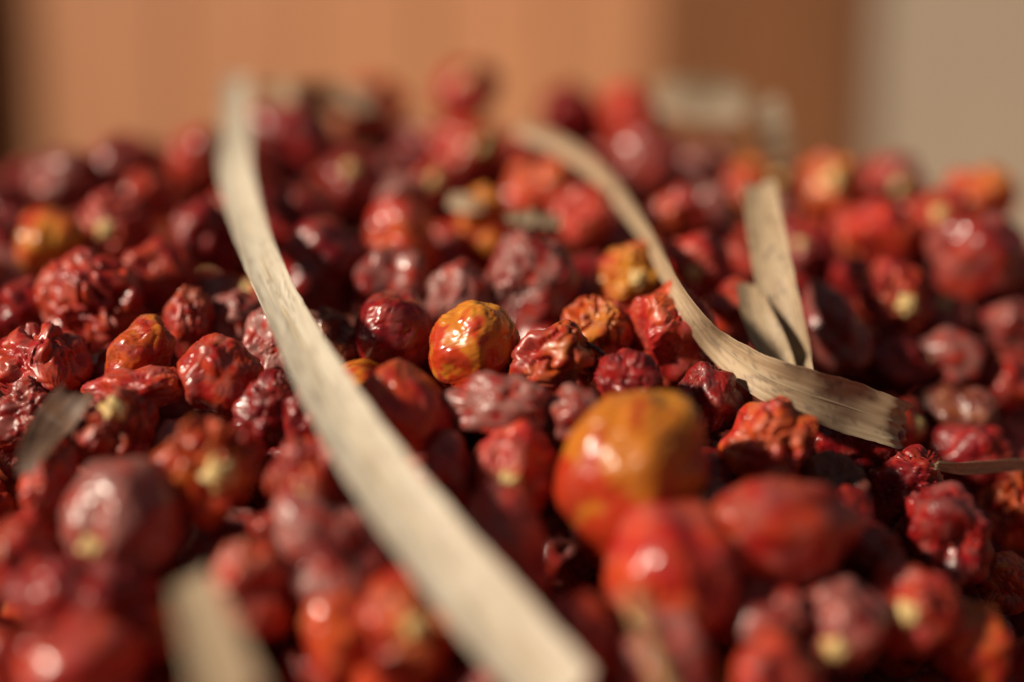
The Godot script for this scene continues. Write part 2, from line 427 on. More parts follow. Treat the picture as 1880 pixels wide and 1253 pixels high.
class Ball:
	var p: Vector3          # camera axes, metres
	var r: float
	var elong := 1.0
	var axis := Vector3.UP  # camera axes (right, up, forward)
	var spin := 0.0
	var col := "R"
	var wr := "d"
	var scar := 0
	var label := ""
	var hero := -1
	var seen := 0
	var px := Vector2.ZERO

func pixel(p: Vector3) -> Vector2:
	return Vector2(PW / 2.0 + p.x / p.z * FPX, PH / 2.0 - p.y / p.z * FPX)

func place_heroes() -> Array:
	var out := []
	var t0 := PackedFloat32Array()
	var t := PackedFloat32Array()
	for h in HEROES:
		var d := depth_at(h[0], h[1]) * (1.0 - float(h[10]))
		t0.append(d)
		t.append(d)
	var n := HEROES.size()
	for pass_ in 60:
		for i in n:
			var ri := ray(HEROES[i][0], HEROES[i][1])
			for j in range(i + 1, n):
				var dx: float = HEROES[i][0] - HEROES[j][0]
				var dy: float = HEROES[i][1] - HEROES[j][1]
				if dx * dx + dy * dy > 90000.0:
					continue
				var rj := ray(HEROES[j][0], HEROES[j][1])
				var a := HEROES[i][2] * t[i] / FPX * pow(float(HEROES[i][3]), 0.33) as float
				var b := HEROES[j][2] * t[j] / FPX * pow(float(HEROES[j][3]), 0.33) as float
				var pen := (a + b) * 0.84 - (ri * t[i]).distance_to(rj * t[j])
				if pen > 0.0:
					var s := 0.12 * pen
					if t[i] > t[j]:
						t[i] += s
						t[j] -= s
					else:
						t[i] -= s
						t[j] += s
		for i in n:
			t[i] = clampf(lerpf(t[i], t0[i], 0.03), t0[i] * 0.88, t0[i] * 1.10)
	for i in n:
		var h: Array = HEROES[i]
		var b := Ball.new()
		b.p = ray(h[0], h[1]) * t[i]
		b.r = float(h[2]) * 1.10 * t[i] / FPX
		b.elong = h[3]
		b.axis = Vector3(h[4], -h[5], -h[6]).normalized()
		b.spin = fmod(i * 2.399, TAU)
		b.col = h[7]
		b.wr = h[8]
		b.scar = h[9]
		b.label = h[11]
		b.hero = i
		b.px = Vector2(h[0], h[1])
		out.append(b)
	return out

# ---------------------------------------------------------------- leaf blades
# control points: x, y, width (photograph pixels), nearer than the mound surface by this share, roll in degrees
var BLADES := [
	{"pts": [[432, 140, 44, 0.03, 0], [430, 240, 52, 0.08, 10], [432, 320, 64, 0.10, 15], [468, 450, 66, 0.12, 0], [522, 570, 74, 0.12, -8], [598, 715, 98, 0.11, -10], [690, 860, 118, 0.11, -6], [800, 1005, 130, 0.10, 0], [905, 1130, 140, 0.09, 4], [1040, 1290, 150, 0.08, 6]],
		"tone": 1.0, "bow": 0.10, "torn": 0.0, "label": "long pale straw leaf blade lying in a slanting curve right across the berries", "name": "dried_leaf"},
	{"pts": [[948, 236, 28, 0.10, 20], [1030, 266, 34, 0.09, 20], [1110, 328, 38, 0.07, 40], [1185, 425, 42, 0.04, 55], [1245, 535, 52, 0.065, 56], [1310, 622, 64, 0.04, 42], [1390, 684, 78, 0.06, 18], [1480, 722, 90, 0.07, 0], [1570, 752, 96, 0.07, -6], [1668, 786, 86, 0.06, -10]],
		"tone": 0.74, "bow": 0.12, "torn": 0.55, "label": "curved twisting tan leaf blade with broad torn spotted end", "name": "dried_leaf"},
	{"pts": [[1396, 335, 58, 0.14, 0], [1408, 420, 68, 0.12, 6], [1428, 520, 74, 0.09, 12], [1455, 620, 66, 0.05, 18], [1478, 705, 50, 0.0, 20]],
		"tone": 0.66, "bow": 0.16, "torn": 0.25, "label": "split double tan leaf standing upright behind the curved leaf", "name": "dried_leaf",
		"extra": [[1376, 520, 46, 0.07, -20], [1392, 580, 58, 0.06, -14], [1420, 640, 60, 0.04, -8], [1452, 705, 44, 0.0, 0]]},
	{"pts": [[348, 1065, 72, 0.14, 8], [372, 1135, 92, 0.16, 6], [398, 1210, 104, 0.18, 4], [430, 1300, 116, 0.20, 0]],
		"tone": 0.60, "bow": 0.08, "torn": 0.2, "label": "broad greyish tan leaf stub poking up beside the coral red lumpy berry", "name": "dried_leaf"},
	{"pts": [[1722, 856, 16, 0.07, 30], [1770, 862, 24, 0.07, 20], [1830, 858, 24, 0.07, 20], [1910, 852, 20, 0.07, 20]],
		"tone": 0.72, "bow": 0.05, "torn": 0.3, "label": "narrow pale leaf sliver lying over the wine red berry", "name": "leaf_sliver"},
	{"pts": [[142, 720, 66, 0.02, 25], [105, 767, 76, 0.02, 25], [70, 815, 62, 0.02, 30], [38, 872, 26, 0.02, 30]],
		"tone": 0.22, "bow": 0.10, "torn": 0.3, "label": "dark brown leaf scrap with paler edge lying between dull wine and crowned berries", "name": "leaf_scrap"},
	{"pts": [[1205, 168, 60, 0.02, 10], [1260, 178, 74, 0.03, 10], [1320, 182, 78, 0.03, 5], [1375, 192, 60, 0.03, 0]],
		"tone": 0.44, "bow": 0.10, "torn": 0.3, "label": "short tan leaf piece lying on the crest before the dark brown board", "name": "leaf_scrap"},
	{"pts": [[1408, 182, 44, 0.03, 0], [1420, 230, 52, 0.04, 0], [1432, 290, 46, 0.04, 0]],
		"tone": 0.42, "bow": 0.10, "torn": 0.3, "label": "small upright tan leaf piece on the crest beyond the split double leaf", "name": "leaf_scrap"},
	{"pts": [[470, 168, 34, 0.02, 0], [540, 172, 46, 0.02, 0], [620, 178, 48, 0.02, 0], [705, 178, 30, 0.02, 0]],
		"tone": 0.72, "bow": 0.10, "torn": 0.3, "label": "tan leaf strip lying along the crest next to the long pale blade", "name": "leaf_scrap"},
	{"pts": [[930, 398, 22, 0.07, 0], [975, 400, 30, 0.07, 0], [1030, 408, 22, 0.06, 0]],
		"tone": 0.55, "bow": 0.10, "torn": 0.3, "label": "small grey tan leaf flake between the vivid orange and yellow orange berries", "name": "leaf_flake"},
	{"pts": [[822, 366, 22, 0.06, 0], [850, 372, 34, 0.06, 0], [885, 376, 26, 0.06, 0]],
		"tone": 0.55, "bow": 0.10, "torn": 0.3, "label": "small tan leaf flake lying against the bright yellow orange berry", "name": "leaf_flake"},
]
# thin round stalks: x, y, nearer share; width in pixels
var STALKS := [
	{"pts": [[1068, 628, 0.05], [1098, 642, 0.05], [1128, 672, 0.03]], "w": 9.0, "col": Color(0.12, 0.055, 0.05), "label": "thin dark curved stalk springing from the deeply folded orange berry"},
	{"pts": [[1232, 945, 0.02], [1285, 922, 0.03], [1345, 902, 0.02]], "w": 18.0, "col": Color(0.30, 0.21, 0.15), "label": "greyish straw stalk running behind the big pinched red berry"},
	{"pts": [[1165, 1085, 0.15], [1185, 1150, 0.13], [1212, 1230, 0.11], [1232, 1300, 0.10]], "w": 34.0, "col": Color(0.46, 0.28, 0.13), "label": "straight straw stalk leaning out under the shiny red orange berry"},
]

func crom(a: float, b: float, c: float, d: float, t: float) -> float:
	return 0.5 * (2.0 * b + (c - a) * t + (2.0 * a - 5.0 * b + 4.0 * c - d) * t * t + (3.0 * b - a - 3.0 * c + d) * t * t * t)

func sample(pts: Array, n: int) -> Array:
	var out := []
	var m := pts.size()
	for k in n + 1:
		var s := float(k) / n * (m - 1)
		var i := mini(int(s), m - 2)
		var t := s - i
		var row := []
		for q in pts[0].size():
			row.append(crom(pts[maxi(i - 1, 0)][q], pts[i][q], pts[i + 1][q], pts[mini(i + 2, m - 1)][q], t))
		out.append(row)
	return out

# depth along each pixel ray: near the mound's surface, and always in front of the berries that it lies on
func drape(rows: Array, balls: Array, qnear: int, margin: float) -> PackedFloat32Array:
	var t := PackedFloat32Array()
	var cap := PackedFloat32Array()
	for r in rows:
		var d := depth_at(r[0], clampf(r[1], 190.0, 1400.0)) * (1.0 - float(r[qnear]))
		var lim := 1e9
		var dir := ray(r[0], r[1]).normalized()
		for b in balls:
			var ball: Ball = b
			var along: float = ball.p.dot(dir)
			var off: float = (ball.p - dir * along).length()
			var rad: float = ball.r * maxf(1.0, pow(ball.elong, 0.5)) + margin
			if off < rad:
				lim = minf(lim, (along - sqrt(rad * rad - off * off)) * dir.z)
		cap.append(lim)
		t.append(minf(d, lim))
	for pass_ in 40:
		var u := t.duplicate()
		for k in range(1, t.size() - 1):
			u[k] = minf(cap[k], (t[k - 1] + 2.0 * t[k] + t[k + 1]) / 4.0)
		t = u
	return t

func blade_mesh(rows: Array, t: PackedFloat32Array, tone: float, bow: float, torn: float, seed_: int) -> Array:
	var n := rows.size()
	var centre := []
	for k in n:
		centre.append(to_world(ray(rows[k][0], rows[k][1]) * t[k]))
	var base: Vector3 = centre[n - 1]
	var cols := 20
	var v := PackedVector3Array()
	var c := PackedColorArray()
	var pale := Color(0.66, 0.60, 0.48) * tone
	var dark := Color(0.54, 0.46, 0.34) * tone
	var spot := Color(0.20, 0.14, 0.10) * (0.35 + 0.65 * tone)
	if tone < 0.8:
		pale = Color(0.70, 0.53, 0.34) * tone
		dark = Color(0.46, 0.31, 0.175) * tone
	if tone < 0.3:
		pale = Color(0.16, 0.085, 0.05)
		dark = Color(0.075, 0.038, 0.026)
	var o := Vector3(seed_ * 17.3, seed_ * 3.1, 0)
	var total := 0.0
	for side in 2:
		var run := 0.0
		for k in n:
			var tan: Vector3 = (centre[mini(k + 1, n - 1)] - centre[maxi(k - 1, 0)]).normalized()
			var to_eye: Vector3 = (EYE - centre[k]).normalized()
			var nn := (to_eye - tan * to_eye.dot(tan)).normalized().rotated(tan, deg_to_rad(rows[k][4]))
			var across := tan.cross(nn).normalized()
			if k > 0:
				run += (centre[k] as Vector3).distance_to(centre[k - 1])
			total = run
			var w: float = rows[k][2] * t[k] / FPX
			for i in cols + 1:
				var s := float(i) / cols * 2.0 - 1.0
				var ed := 1.0 + 0.03 * n3(Vector3(run * 260.0, signf(s) * 9.0, 4.0) + o) + 0.012 * n3(Vector3(run * 1100.0, signf(s) * 9.0, 8.0) + o)
				var p: Vector3 = centre[k] + across * (s * w * 0.5 * ed)
				p += nn * w * bow * (s * s - 0.4)
				p += nn * w * (0.02 * n3(Vector3(run * 110.0, s * 1.5, 1.0) + o) + 0.004 * n3(Vector3(run * 60.0, s * 9.0, 30.0) + o))
				# torn ends
				var e0 := float(k) / (n - 1)
				var pull := torn * w * (n3(Vector3(s * 2.4, 2.0, 7.0) + o) + 0.5 * n3(Vector3(s * 7.0, 5.0, 7.0) + o))
				p += tan * pull * (smoothstep(0.93, 1.0, e0) + smoothstep(0.07, 0.0, e0) * 0.7)
				p -= nn * (0.00016 * side)
				v.append(p - base)
				var fib := n3(Vector3(run * 45.0, s * 10.0, 2.0) + o) + 0.6 * n3(Vector3(run * 110.0, s * 26.0, 5.0) + o)
				var blot := n3(Vector3(run * 210.0, s * 1.7, 11.0) + o) + 0.5 * n3(Vector3(run * 600.0, s * 5.0, 17.0) + o)
				var cc := pale.lerp(dark, clampf(0.36 + fib * 0.75, 0.0, 1.0))
				cc = cc.lerp(spot, smoothstep(0.34, 0.80, blot) * (0.3 if tone > 0.9 else 0.6))
				var fleck := n3(Vector3(run * 1300.0, s * 12.0, 23.0) + o)
				cc = cc.lerp(spot, smoothstep(0.5, 0.7, fleck) * 0.45)
				c.append(cc)
	var idx := PackedInt32Array()
	var row := cols + 1
	var half := n * row
	for k in n - 1:
		for i in cols:
			var a := k * row + i
			idx.append_array([a, a + 1, a + row + 1, a, a + row + 1, a + row])
			var b := half + a
			idx.append_array([b, b + row + 1, b + 1, b, b + row, b + row + 1])
		for i in [0, cols]:
			var a: int = k * row + i
			var b: int = half + a
			if i == 0:
				idx.append_array([a, a + row, b + row, a, b + row, b])
			else:
				idx.append_array([a, b + row, a + row, a, b, b + row])
	for i in cols:
		idx.append_array([i, half + i + 1, i + 1, i, half + i, half + i + 1])
		var a := (n - 1) * row + i
		idx.append_array([a, a + 1, half + a + 1, a, half + a + 1, half + a])
	return [make_mesh(v, normals_of(v, idx), c, idx), base]

func tube_mesh(pts: Array, radius: Array, col: Color, seed_: int) -> Array:
	var n := pts.size()
	var nu := 14
	var v := PackedVector3Array()
	var c := PackedColorArray()
	var base: Vector3 = pts[0]
	var o := Vector3(seed_ * 11.0, 3, 5)
	for k in n:
		var tan: Vector3 = (pts[mini(k + 1, n - 1)] - pts[maxi(k - 1, 0)]).normalized()
		var a := tan.cross(Vector3(0.3, 0.2, 0.9)).normalized()
		var b := tan.cross(a)
		var end := 0.25 if k == 0 or k == n - 1 else 1.0
		for i in nu:
			var ph := TAU * i / nu
			var rr: float = radius[k] * end * (1.0 + 0.22 * n3(Vector3(cos(ph) * 1.6, sin(ph) * 1.6, k * 0.12) + o))
			v.append(pts[k] - base + (a * cos(ph) + b * sin(ph)) * rr)
			var q := n3(Vector3(cos(ph) * 3.0, sin(ph) * 3.0, k * 0.1) + o)
			c.append(Color(col.r * (1.0 + 0.5 * q), col.g * (1.0 + 0.5 * q), col.b * (1.0 + 0.5 * q)))
	var idx := PackedInt32Array()
	for k in n - 1:
		for i in nu:
			var a0 := k * nu + i
			var a1 := k * nu + (i + 1) % nu
			idx.append_array([a0, a1 + nu, a1, a0, a0 + nu, a1 + nu])
	for i in range(1, nu - 1):
		idx.append_array([0, i, i + 1])
		var q := (n - 1) * nu
		idx.append_array([q, q + i + 1, q + i])
	return [make_mesh(v, normals_of(v, idx), c, idx), base]

# ---------------------------------------------------------------- the rest of the mound
func fill(heroes: Array, blades: Array) -> Array:
	var balls := []
	var nrm := Vector3(0, 1, -RISE).normalized()
	var step := 0.0122
	for layer in 4:
		var z := 0.070
		var rowk := 0
		while z < 0.40:
			var half := 0.075 + z * 0.46
			var x := -half
			while x < half:
				var q := Vector3(x + rng.randf_range(-0.35, 0.35) * step + (0.5 * step if rowk % 2 else 0.0), 0, z + rng.randf_range(-0.3, 0.3) * step)
				q.y = surf(q.x, q.z)
				var b := Ball.new()
				b.r = rng.randf_range(0.0052, 0.0070)
				b.p = q - nrm * (layer * 0.0088 + 0.0055 + rng.randf_range(0.0, 0.003))
				var ok := true
				b.px = pixel(b.p)
				for h in heroes:
					var hb: Ball = h
					var rh: float = hb.r * pow(hb.elong, 0.33)
					if b.p.distance_squared_to(hb.p) < pow((b.r + rh) * 0.80, 2.0):
						ok = false
						break
					if b.p.z < hb.p.z + 0.002:
						var dpx: float = b.px.distance_to(hb.px)
						if dpx < hb.r / hb.p.z * FPX * 0.85 + b.r / b.p.z * FPX * 0.75:
							ok = false
							break
				if ok:
					for s in blades:
						if b.p.distance_squared_to(s) < pow(b.r + 0.003, 2.0):
							ok = false
							break
				if ok:
					for e in balls:
						var eb: Ball = e
						if absf(eb.p.x - b.p.x) < 0.014 and b.p.distance_squared_to(eb.p) < pow((b.r + eb.r) * 0.80, 2.0):
							ok = false
							break
				if ok:
					balls.append(b)
				x += step * 0.62
			z += step * 0.80
			rowk += 1
	var wrs := ["s", "d", "d", "f", "c", "s"]
	var cols := ["C", "C", "R", "R", "R", "O", "M", "M", "C", "Y", "B"]
	for e in balls:
		var b: Ball = e
		b.axis = Vector3(rng.randfn(), rng.randfn() * 0.7, rng.randfn()).normalized()
		b.spin = rng.randf() * TAU
		b.col = cols[rng.randi() % cols.size()]
		b.wr = wrs[rng.randi() % wrs.size()]
		b.elong = [0.9, 1.0, 1.05, 1.15, 1.3][rng.randi() % 5]
		b.scar = 1 if rng.randf() < 0.5 else 0
	return balls

# how much of each berry shows, on a coarse picture
func look(balls: Array) -> void:
	var W := 188
	var H := 126
	var buf := PackedFloat32Array()
	buf.resize(W * H)
	buf.fill(1e9)
	var who := PackedInt32Array()
	who.resize(W * H)
	who.fill(-1)
	for k in balls.size():
		var b: Ball = balls[k]
		b.px = pixel(b.p)
		var c: Vector2 = b.px / 10.0
		var rp: float = b.r / b.p.z * FPX / 10.0
		for y in range(maxi(0, int(c.y - rp)), mini(H, int(c.y + rp) + 1)):
			for x in range(maxi(0, int(c.x - rp)), mini(W, int(c.x + rp) + 1)):
				var q := (Vector2(x + 0.5, y + 0.5) - c).length_squared() / (rp * rp)
				if q < 1.0:
					var d: float = b.p.z - b.r * sqrt(1.0 - q)
					if d < buf[y * W + x]:
						buf[y * W + x] = d
						who[y * W + x] = k
	for k in who:
		if k >= 0:
			balls[k].seen += 1

func ball_transform(b: Ball) -> Transform3D:
	var y := dir_world(b.axis)
	var x := y.cross(Vector3(0.31, 0.2, 0.93)).normalized()
	var z := x.cross(y)
	var bs := Basis(x, y, z).rotated(y, b.spin)
	return Transform3D(bs.scaled(Vector3.ONE * b.r), to_world(b.p))

const COLW := {"C": "dark crimson", "R": "red", "O": "orange red", "Y": "amber", "M": "dusty mauve", "B": "brown"}
const WRW := {"p": "plump", "s": "smooth", "d": "dented", "f": "folded", "c": "crinkled"}

func add_berry(b: Ball, mesh: Mesh, skin: Material, label: String, seed_: int) -> void:
	var t := thing("dried_berry", label, "berry", "dried berries heaped in the mound")
	t.transform = ball_transform(b)
	part("skin", mesh, skin, t)
	if b.scar > 0:
		var s := part("stem_scar", scars[(seed_ % 5) + (5 if b.scar == 2 else 0)], scar_mat, t)
		s.position = Vector3(0, b.elong * 0.84 + 0.02, 0)
		s.rotation.y = seed_ * 1.3
		s.scale = Vector3.ONE * (1.0 + 0.3 * fmod(seed_ * 0.37, 1.0))

var scars := []

# ---------------------------------------------------------------- setting
func box(size: Vector3, bevel: float) -> ArrayMesh:
	var s := size / 2.0
	var v := PackedVector3Array()
	var st := SurfaceTool.new()
	st.begin(Mesh.PRIMITIVE_TRIANGLES)
	st.set_smooth_group(-1)
	var pr := []
	for p in [[-1, -1], [1, -1], [1, 1], [-1, 1]]:
		var cx: float = p[0] * s.x
		var cz: float = p[1] * s.z
		var ex: float = p[0] * bevel
		var ez: float = p[1] * bevel
		if p[0] * p[1] > 0:
			pr.append(Vector2(cx, cz - ez))
			pr.append(Vector2(cx - ex, cz))
		else:
			pr.append(Vector2(cx - ex, cz))
			pr.append(Vector2(cx, cz - ez))
	for i in 8:
		var a: Vector2 = pr[i]
		var b: Vector2 = pr[(i + 1) % 8]
		var q := [Vector3(a.x, -s.y, a.y), Vector3(b.x, -s.y, b.y), Vector3(b.x, s.y, b.y), Vector3(a.x, s.y, a.y)]
		for k in [0, 1, 2, 0, 2, 3]:
			st.add_vertex(q[k])
		st.add_vertex(Vector3(0, s.y, 0))
		st.add_vertex(Vector3(a.x, s.y, a.y))
		st.add_vertex(Vector3(b.x, s.y, b.y))
		st.add_vertex(Vector3(0, -s.y, 0))
		st.add_vertex(Vector3(b.x, -s.y, b.y))
		st.add_vertex(Vector3(a.x, -s.y, a.y))
	st.generate_normals()
	return st.commit()

func grain_tex(a: Color, b: Color, seed_: int, along: float, across: float) -> ImageTexture:
	var f := FastNoiseLite.new()
	f.seed = seed_
	f.frequency = 1.0
	f.fractal_octaves = 3
	var im := Image.create(128, 128, false, Image.FORMAT_RGB8)
	for y in 128:
		for x in 128:
			var p := TAU * x / 128.0
			var q := TAU * y / 128.0
			var k := f.get_noise_3d(cos(p) * across + 9.0, sin(p) * across + cos(q) * along, sin(q) * along)
			im.set_pixel(x, y, a.lerp(b, clampf(0.5 + k * 0.9, 0.0, 1.0)))
	im.generate_mipmaps()
	return ImageTexture.create_from_image(im)

func plain_mat(a: Color, b: Color, seed_: int, along: float, across: float, scale_: float, rough: float) -> StandardMaterial3D:
	var m := StandardMaterial3D.new()
	m.albedo_texture = grain_tex(a.linear_to_srgb(), b.linear_to_srgb(), seed_, along, across)
	m.roughness = rough
	m.uv1_triplanar = true
	m.uv1_world_triplanar = true
	m.uv1_scale = Vector3.ONE * scale_
	return m

func wall_x(px: float, z: float) -> float:       # world x of a photograph column on the plane z metres away
	return (px - PW / 2.0) / FPX * z * 1.0

func _ready() -> void:
	# camera
	var cam := Camera3D.new()
	cam.name = "camera"
	add_child(cam)
	cam.position = EYE
	cam.rotation_degrees = Vector3(-PITCH, 0, 0)
	eye_basis = cam.basis
	cam.fov = rad_to_deg(2.0 * atan(PH / 2.0 / FPX))
	cam.near = 0.01
	cam.far = 30.0
	var at := CameraAttributesPhysical.new()
	at.frustum_focal_length = 42.0
	at.exposure_aperture = 0.042 / APERTURE
	at.frustum_focus_distance = FOCUS
	cam.attributes = at
	cam.current = true
	# sky, sun, exposure
	var env := Environment.new()
	env.background_mode = Environment.BG_SKY
	var sky := Sky.new()
	var sm := ProceduralSkyMaterial.new()
	sm.sky_top_color = Color(0.62, 0.64, 0.68)
	sm.sky_horizon_color = Color(0.74, 0.68, 0.62)
	sm.ground_bottom_color = Color(0.22, 0.17, 0.13)
	sm.ground_horizon_color = Color(0.50, 0.42, 0.35)
	sm.sky_energy_multiplier = 0.8
	sky.sky_material = sm
	env.sky = sky
	env.background_energy_multiplier = 0.30
	env.tonemap_mode = Environment.TONE_MAPPER_LINEAR
	env.tonemap_exposure = 1.1
	env.sdfgi_enabled = true
	env.ssao_enabled = true
	env.ssil_enabled = true
	var we := WorldEnvironment.new()
	we.environment = env
	we.name = "world_environment"
	add_child(we)
	var sun := DirectionalLight3D.new()
	sun.name = "sun"
	add_child(sun)
	sun.look_at_from_position(Vector3(-0.80, 0.50, 0.36), Vector3.ZERO)
	sun.light_color = Color(1.0, 0.93, 0.84)
	sun.light_energy = 1.5
	sun.light_angular_distance = 5.0
	sun.shadow_enabled = true

	noise.seed = 11
	noise.noise_type = FastNoiseLite.TYPE_SIMPLEX_SMOOTH
	noise.frequency = 1.0
	noise.fractal_type = FastNoiseLite.FRACTAL_NONE
	rng.seed = 20240611
	make_textures()
	skins = {"p": skin_material(0.36, "plump_skin"), "s": skin_material(0.38, "glossy_skin"), "d": skin_material(0.54, "satin_skin"), "f": skin_material(0.50, "folded_skin"), "c": skin_material(0.48, "crinkled_skin")}
	scar_mat = StandardMaterial3D.new()
	scar_mat.vertex_color_use_as_albedo = true
	scar_mat.roughness = 0.8
	straw_mat = StandardMaterial3D.new()
	straw_mat.vertex_color_use_as_albedo = true
	straw_mat.roughness = 0.62
	straw_mat.backlight_enabled = true
	straw_mat.backlight = Color(0.22, 0.17, 0.10)
	for k in 10:
		scars.append(scar_mesh(k + 1, k >= 5))

	build_setting()
	# ---- berries and blades
	var heroes := place_heroes()
	var blade_points := []
	var drapes := []
	for bl in BLADES:
		var rows := sample(bl.pts, 150)
		drapes.append([rows, drape(rows, heroes, 3, 0.0012)])
	for d in drapes:
		for k in range(0, d[0].size(), 3):
			blade_points.append(ray(d[0][k][0], d[0][k][1]) * d[1][k])
	var rest := fill(heroes, blade_points)
	var balls := heroes + rest
	look(balls)
	for k in heroes.size():
		var b: Ball = heroes[k]
		var near: float = absf(b.p.z - FOCUS)
		var fine := near < 0.035
		var mesh := berry_mesh(k + 1, b.elong, b.col, b.wr, 96 if fine else 48, 72 if fine else 36)
		add_berry(b, mesh, skins[b.wr], b.label, k)
	# other berries: shared shapes; the ones that show become things, the hidden ones one mass
	var kinds := {}
	var bank := func(col: String, wr: String, e: float, v: int) -> Mesh:
		var key := "%s%s%.2f%d" % [col, wr, e, v]
		if not kinds.has(key):
			kinds[key] = berry_mesh(300 + kinds.size(), e, col, wr, 40, 30)
		return kinds[key]
	rest.sort_custom(func(a, b): return a.seen > b.seen)
	var left := 296 - heroes.size()
	var hidden := []
	var labels := {}
	var inside := Rect2(-40, -40, PW + 80, PH + 80)
	for k in rest.size():
		var b: Ball = rest[k]
		if k < left and b.seen >= 3:
			b.elong = snappedf(b.elong, 0.15)
			var near := heroes.duplicate()
			near.sort_custom(func(p, q): return p.p.distance_squared_to(b.p) < q.p.distance_squared_to(b.p))
			var form := "squat" if b.elong < 1.0 else ("oblong" if b.elong > 1.1 else "round")
			var lab := ""
			for q in 6:
				var host: Ball = near[q]
				var where := "behind" if b.p.z > host.p.z + 0.004 else ("in front of" if b.p.z < host.p.z - 0.004 else "beside")
				if host.p.y > b.p.y + 0.006:
					where = "under"
				lab = "%s %s %s berry %s the %s" % [form, WRW[b.wr], COLW[b.col], where, landmark(host)]
				if not labels.has(lab):
					break
			labels[lab] = true
			add_berry(b, bank.call(b.col, b.wr, b.elong, 0), skins[b.wr], lab, k)
		else:
			hidden.append(b)
	var mass := Node3D.new()
	mass.name = "berry_mass"
	mass.set_meta("kind", "stuff")
	mass.set_meta("label", "mass of dried red berries filling the mound beneath the top ones")
	mass.set_meta("category", "berries")
	add_child(mass)
	var lots := {}
	for e in hidden:
		var b: Ball = e
		b.elong = 1.05
		var key: String = b.col
		if not lots.has(key):
			lots[key] = []
		lots[key].append(b)
	for key in lots:
		var mm := MultiMesh.new()
		mm.transform_format = MultiMesh.TRANSFORM_3D
		mm.mesh = berry_mesh(800 + key.unicode_at(0), 1.05, key, "d", 36, 26)
		mm.instance_count = lots[key].size()
		for k in lots[key].size():
			mm.set_instance_transform(k, ball_transform(lots[key][k]))
		var mi := MultiMeshInstance3D.new()
		mi.multimesh = mm
		mi.material_override = skins["d"]
		mi.name = "loose_berries"
		mi.set_meta("kind", "stuff")
		mass.add_child(mi, true)
	print("heroes ", heroes.size(), " rest ", rest.size(), " hidden ", hidden.size())
	# blades
	for k in BLADES.size():
		var bl: Dictionary = BLADES[k]
		var t := thing(bl.name, bl.label, "leaf", "dried leaf pieces among the berries")
		var res := blade_mesh(drapes[k][0], drapes[k][1], bl.tone, bl.bow, bl.torn, k + 1)
		t.position = res[1]
		part("blade", res[0], straw_mat, t)
		if bl.has("extra"):
			var rows := sample(bl.extra, 90)
			var res2 := blade_mesh(rows, drape(rows, heroes, 3, 0.0012), bl.tone, bl.bow, bl.torn, k + 40)
			var fl := part("flap", res2[0], straw_mat, t)
			fl.position = res2[1] - res[1]
		else:
			var mid := rib(drapes[k][0], drapes[k][1], bl.tone, bl.bow, k + 60)
			var rb := part("midrib", mid[0], straw_mat, t)
			rb.position = mid[1] - res[1]
	for k in STALKS.size():
		var s: Dictionary = STALKS[k]
		var rows := sample(s.pts, 24)
		var pts := []
		var rad := []
		for r in rows:
			var d := depth_at(r[0], r[1]) * (1.0 - float(r[2]))
			pts.append(to_world(ray(r[0], r[1]) * d))
			rad.append(float(s.w) * d / FPX * 0.5)
		var res := tube_mesh(pts, rad, s.col, k + 3)
		var o := MeshInstance3D.new()
		o.name = numbered("dry_stalk")
		o.mesh = res[0]
		o.material_override = straw_mat
		o.position = res[1]
		o.set_meta("label", s.label)
		o.set_meta("category", "stalk")
		o.set_meta("group", "thin stalks among the berries")
		add_child(o)

# a raised vein along the middle of a blade
func rib(rows: Array, t: PackedFloat32Array, tone: float, bow: float, seed_: int) -> Array:
	var pts := []
	var rad := []
	var n := rows.size()
	for k in range(2, n - 2, 2):
		var c := to_world(ray(rows[k][0], rows[k][1]) * t[k])
		var a := to_world(ray(rows[k - 2][0], rows[k - 2][1]) * t[k - 2])
		var b := to_world(ray(rows[k + 2][0], rows[k + 2][1]) * t[k + 2])
		var tan := (b - a).normalized()
		var to_eye := (EYE - c).normalized()
		var nn := (to_eye - tan * to_eye.dot(tan)).normalized().rotated(tan, deg_to_rad(rows[k][4]))
		var w: float = rows[k][2] * t[k] / FPX
		pts.append(c - nn * (w * bow * 0.4 + 0.00016))
		rad.append(w * 0.035)
	return tube_mesh(pts, rad, Color(0.58, 0.47, 0.30) * tone, seed_)

func landmark(b: Ball) -> String:
	var stop := ["beside", "behind", "under", "between", "just", "touching", "lying", "leaning", "standing", "below", "near", "tucked", "directly", "in", "half", "showing", "pressed", "peeping", "above", "beneath", "topping", "on", "inside", "outside", "beyond", "seen", "hidden", "pointing", "facing", "turned", "hanging", "opened", "gathered"]
	var out := PackedStringArray()
	for k in b.label.split(" "):
		if stop.has(k.trim_suffix(",")) or out.size() == 7:
			break
		out.append(k.trim_suffix(","))
		if k.ends_with(","):
			break
	return " ".join(out)

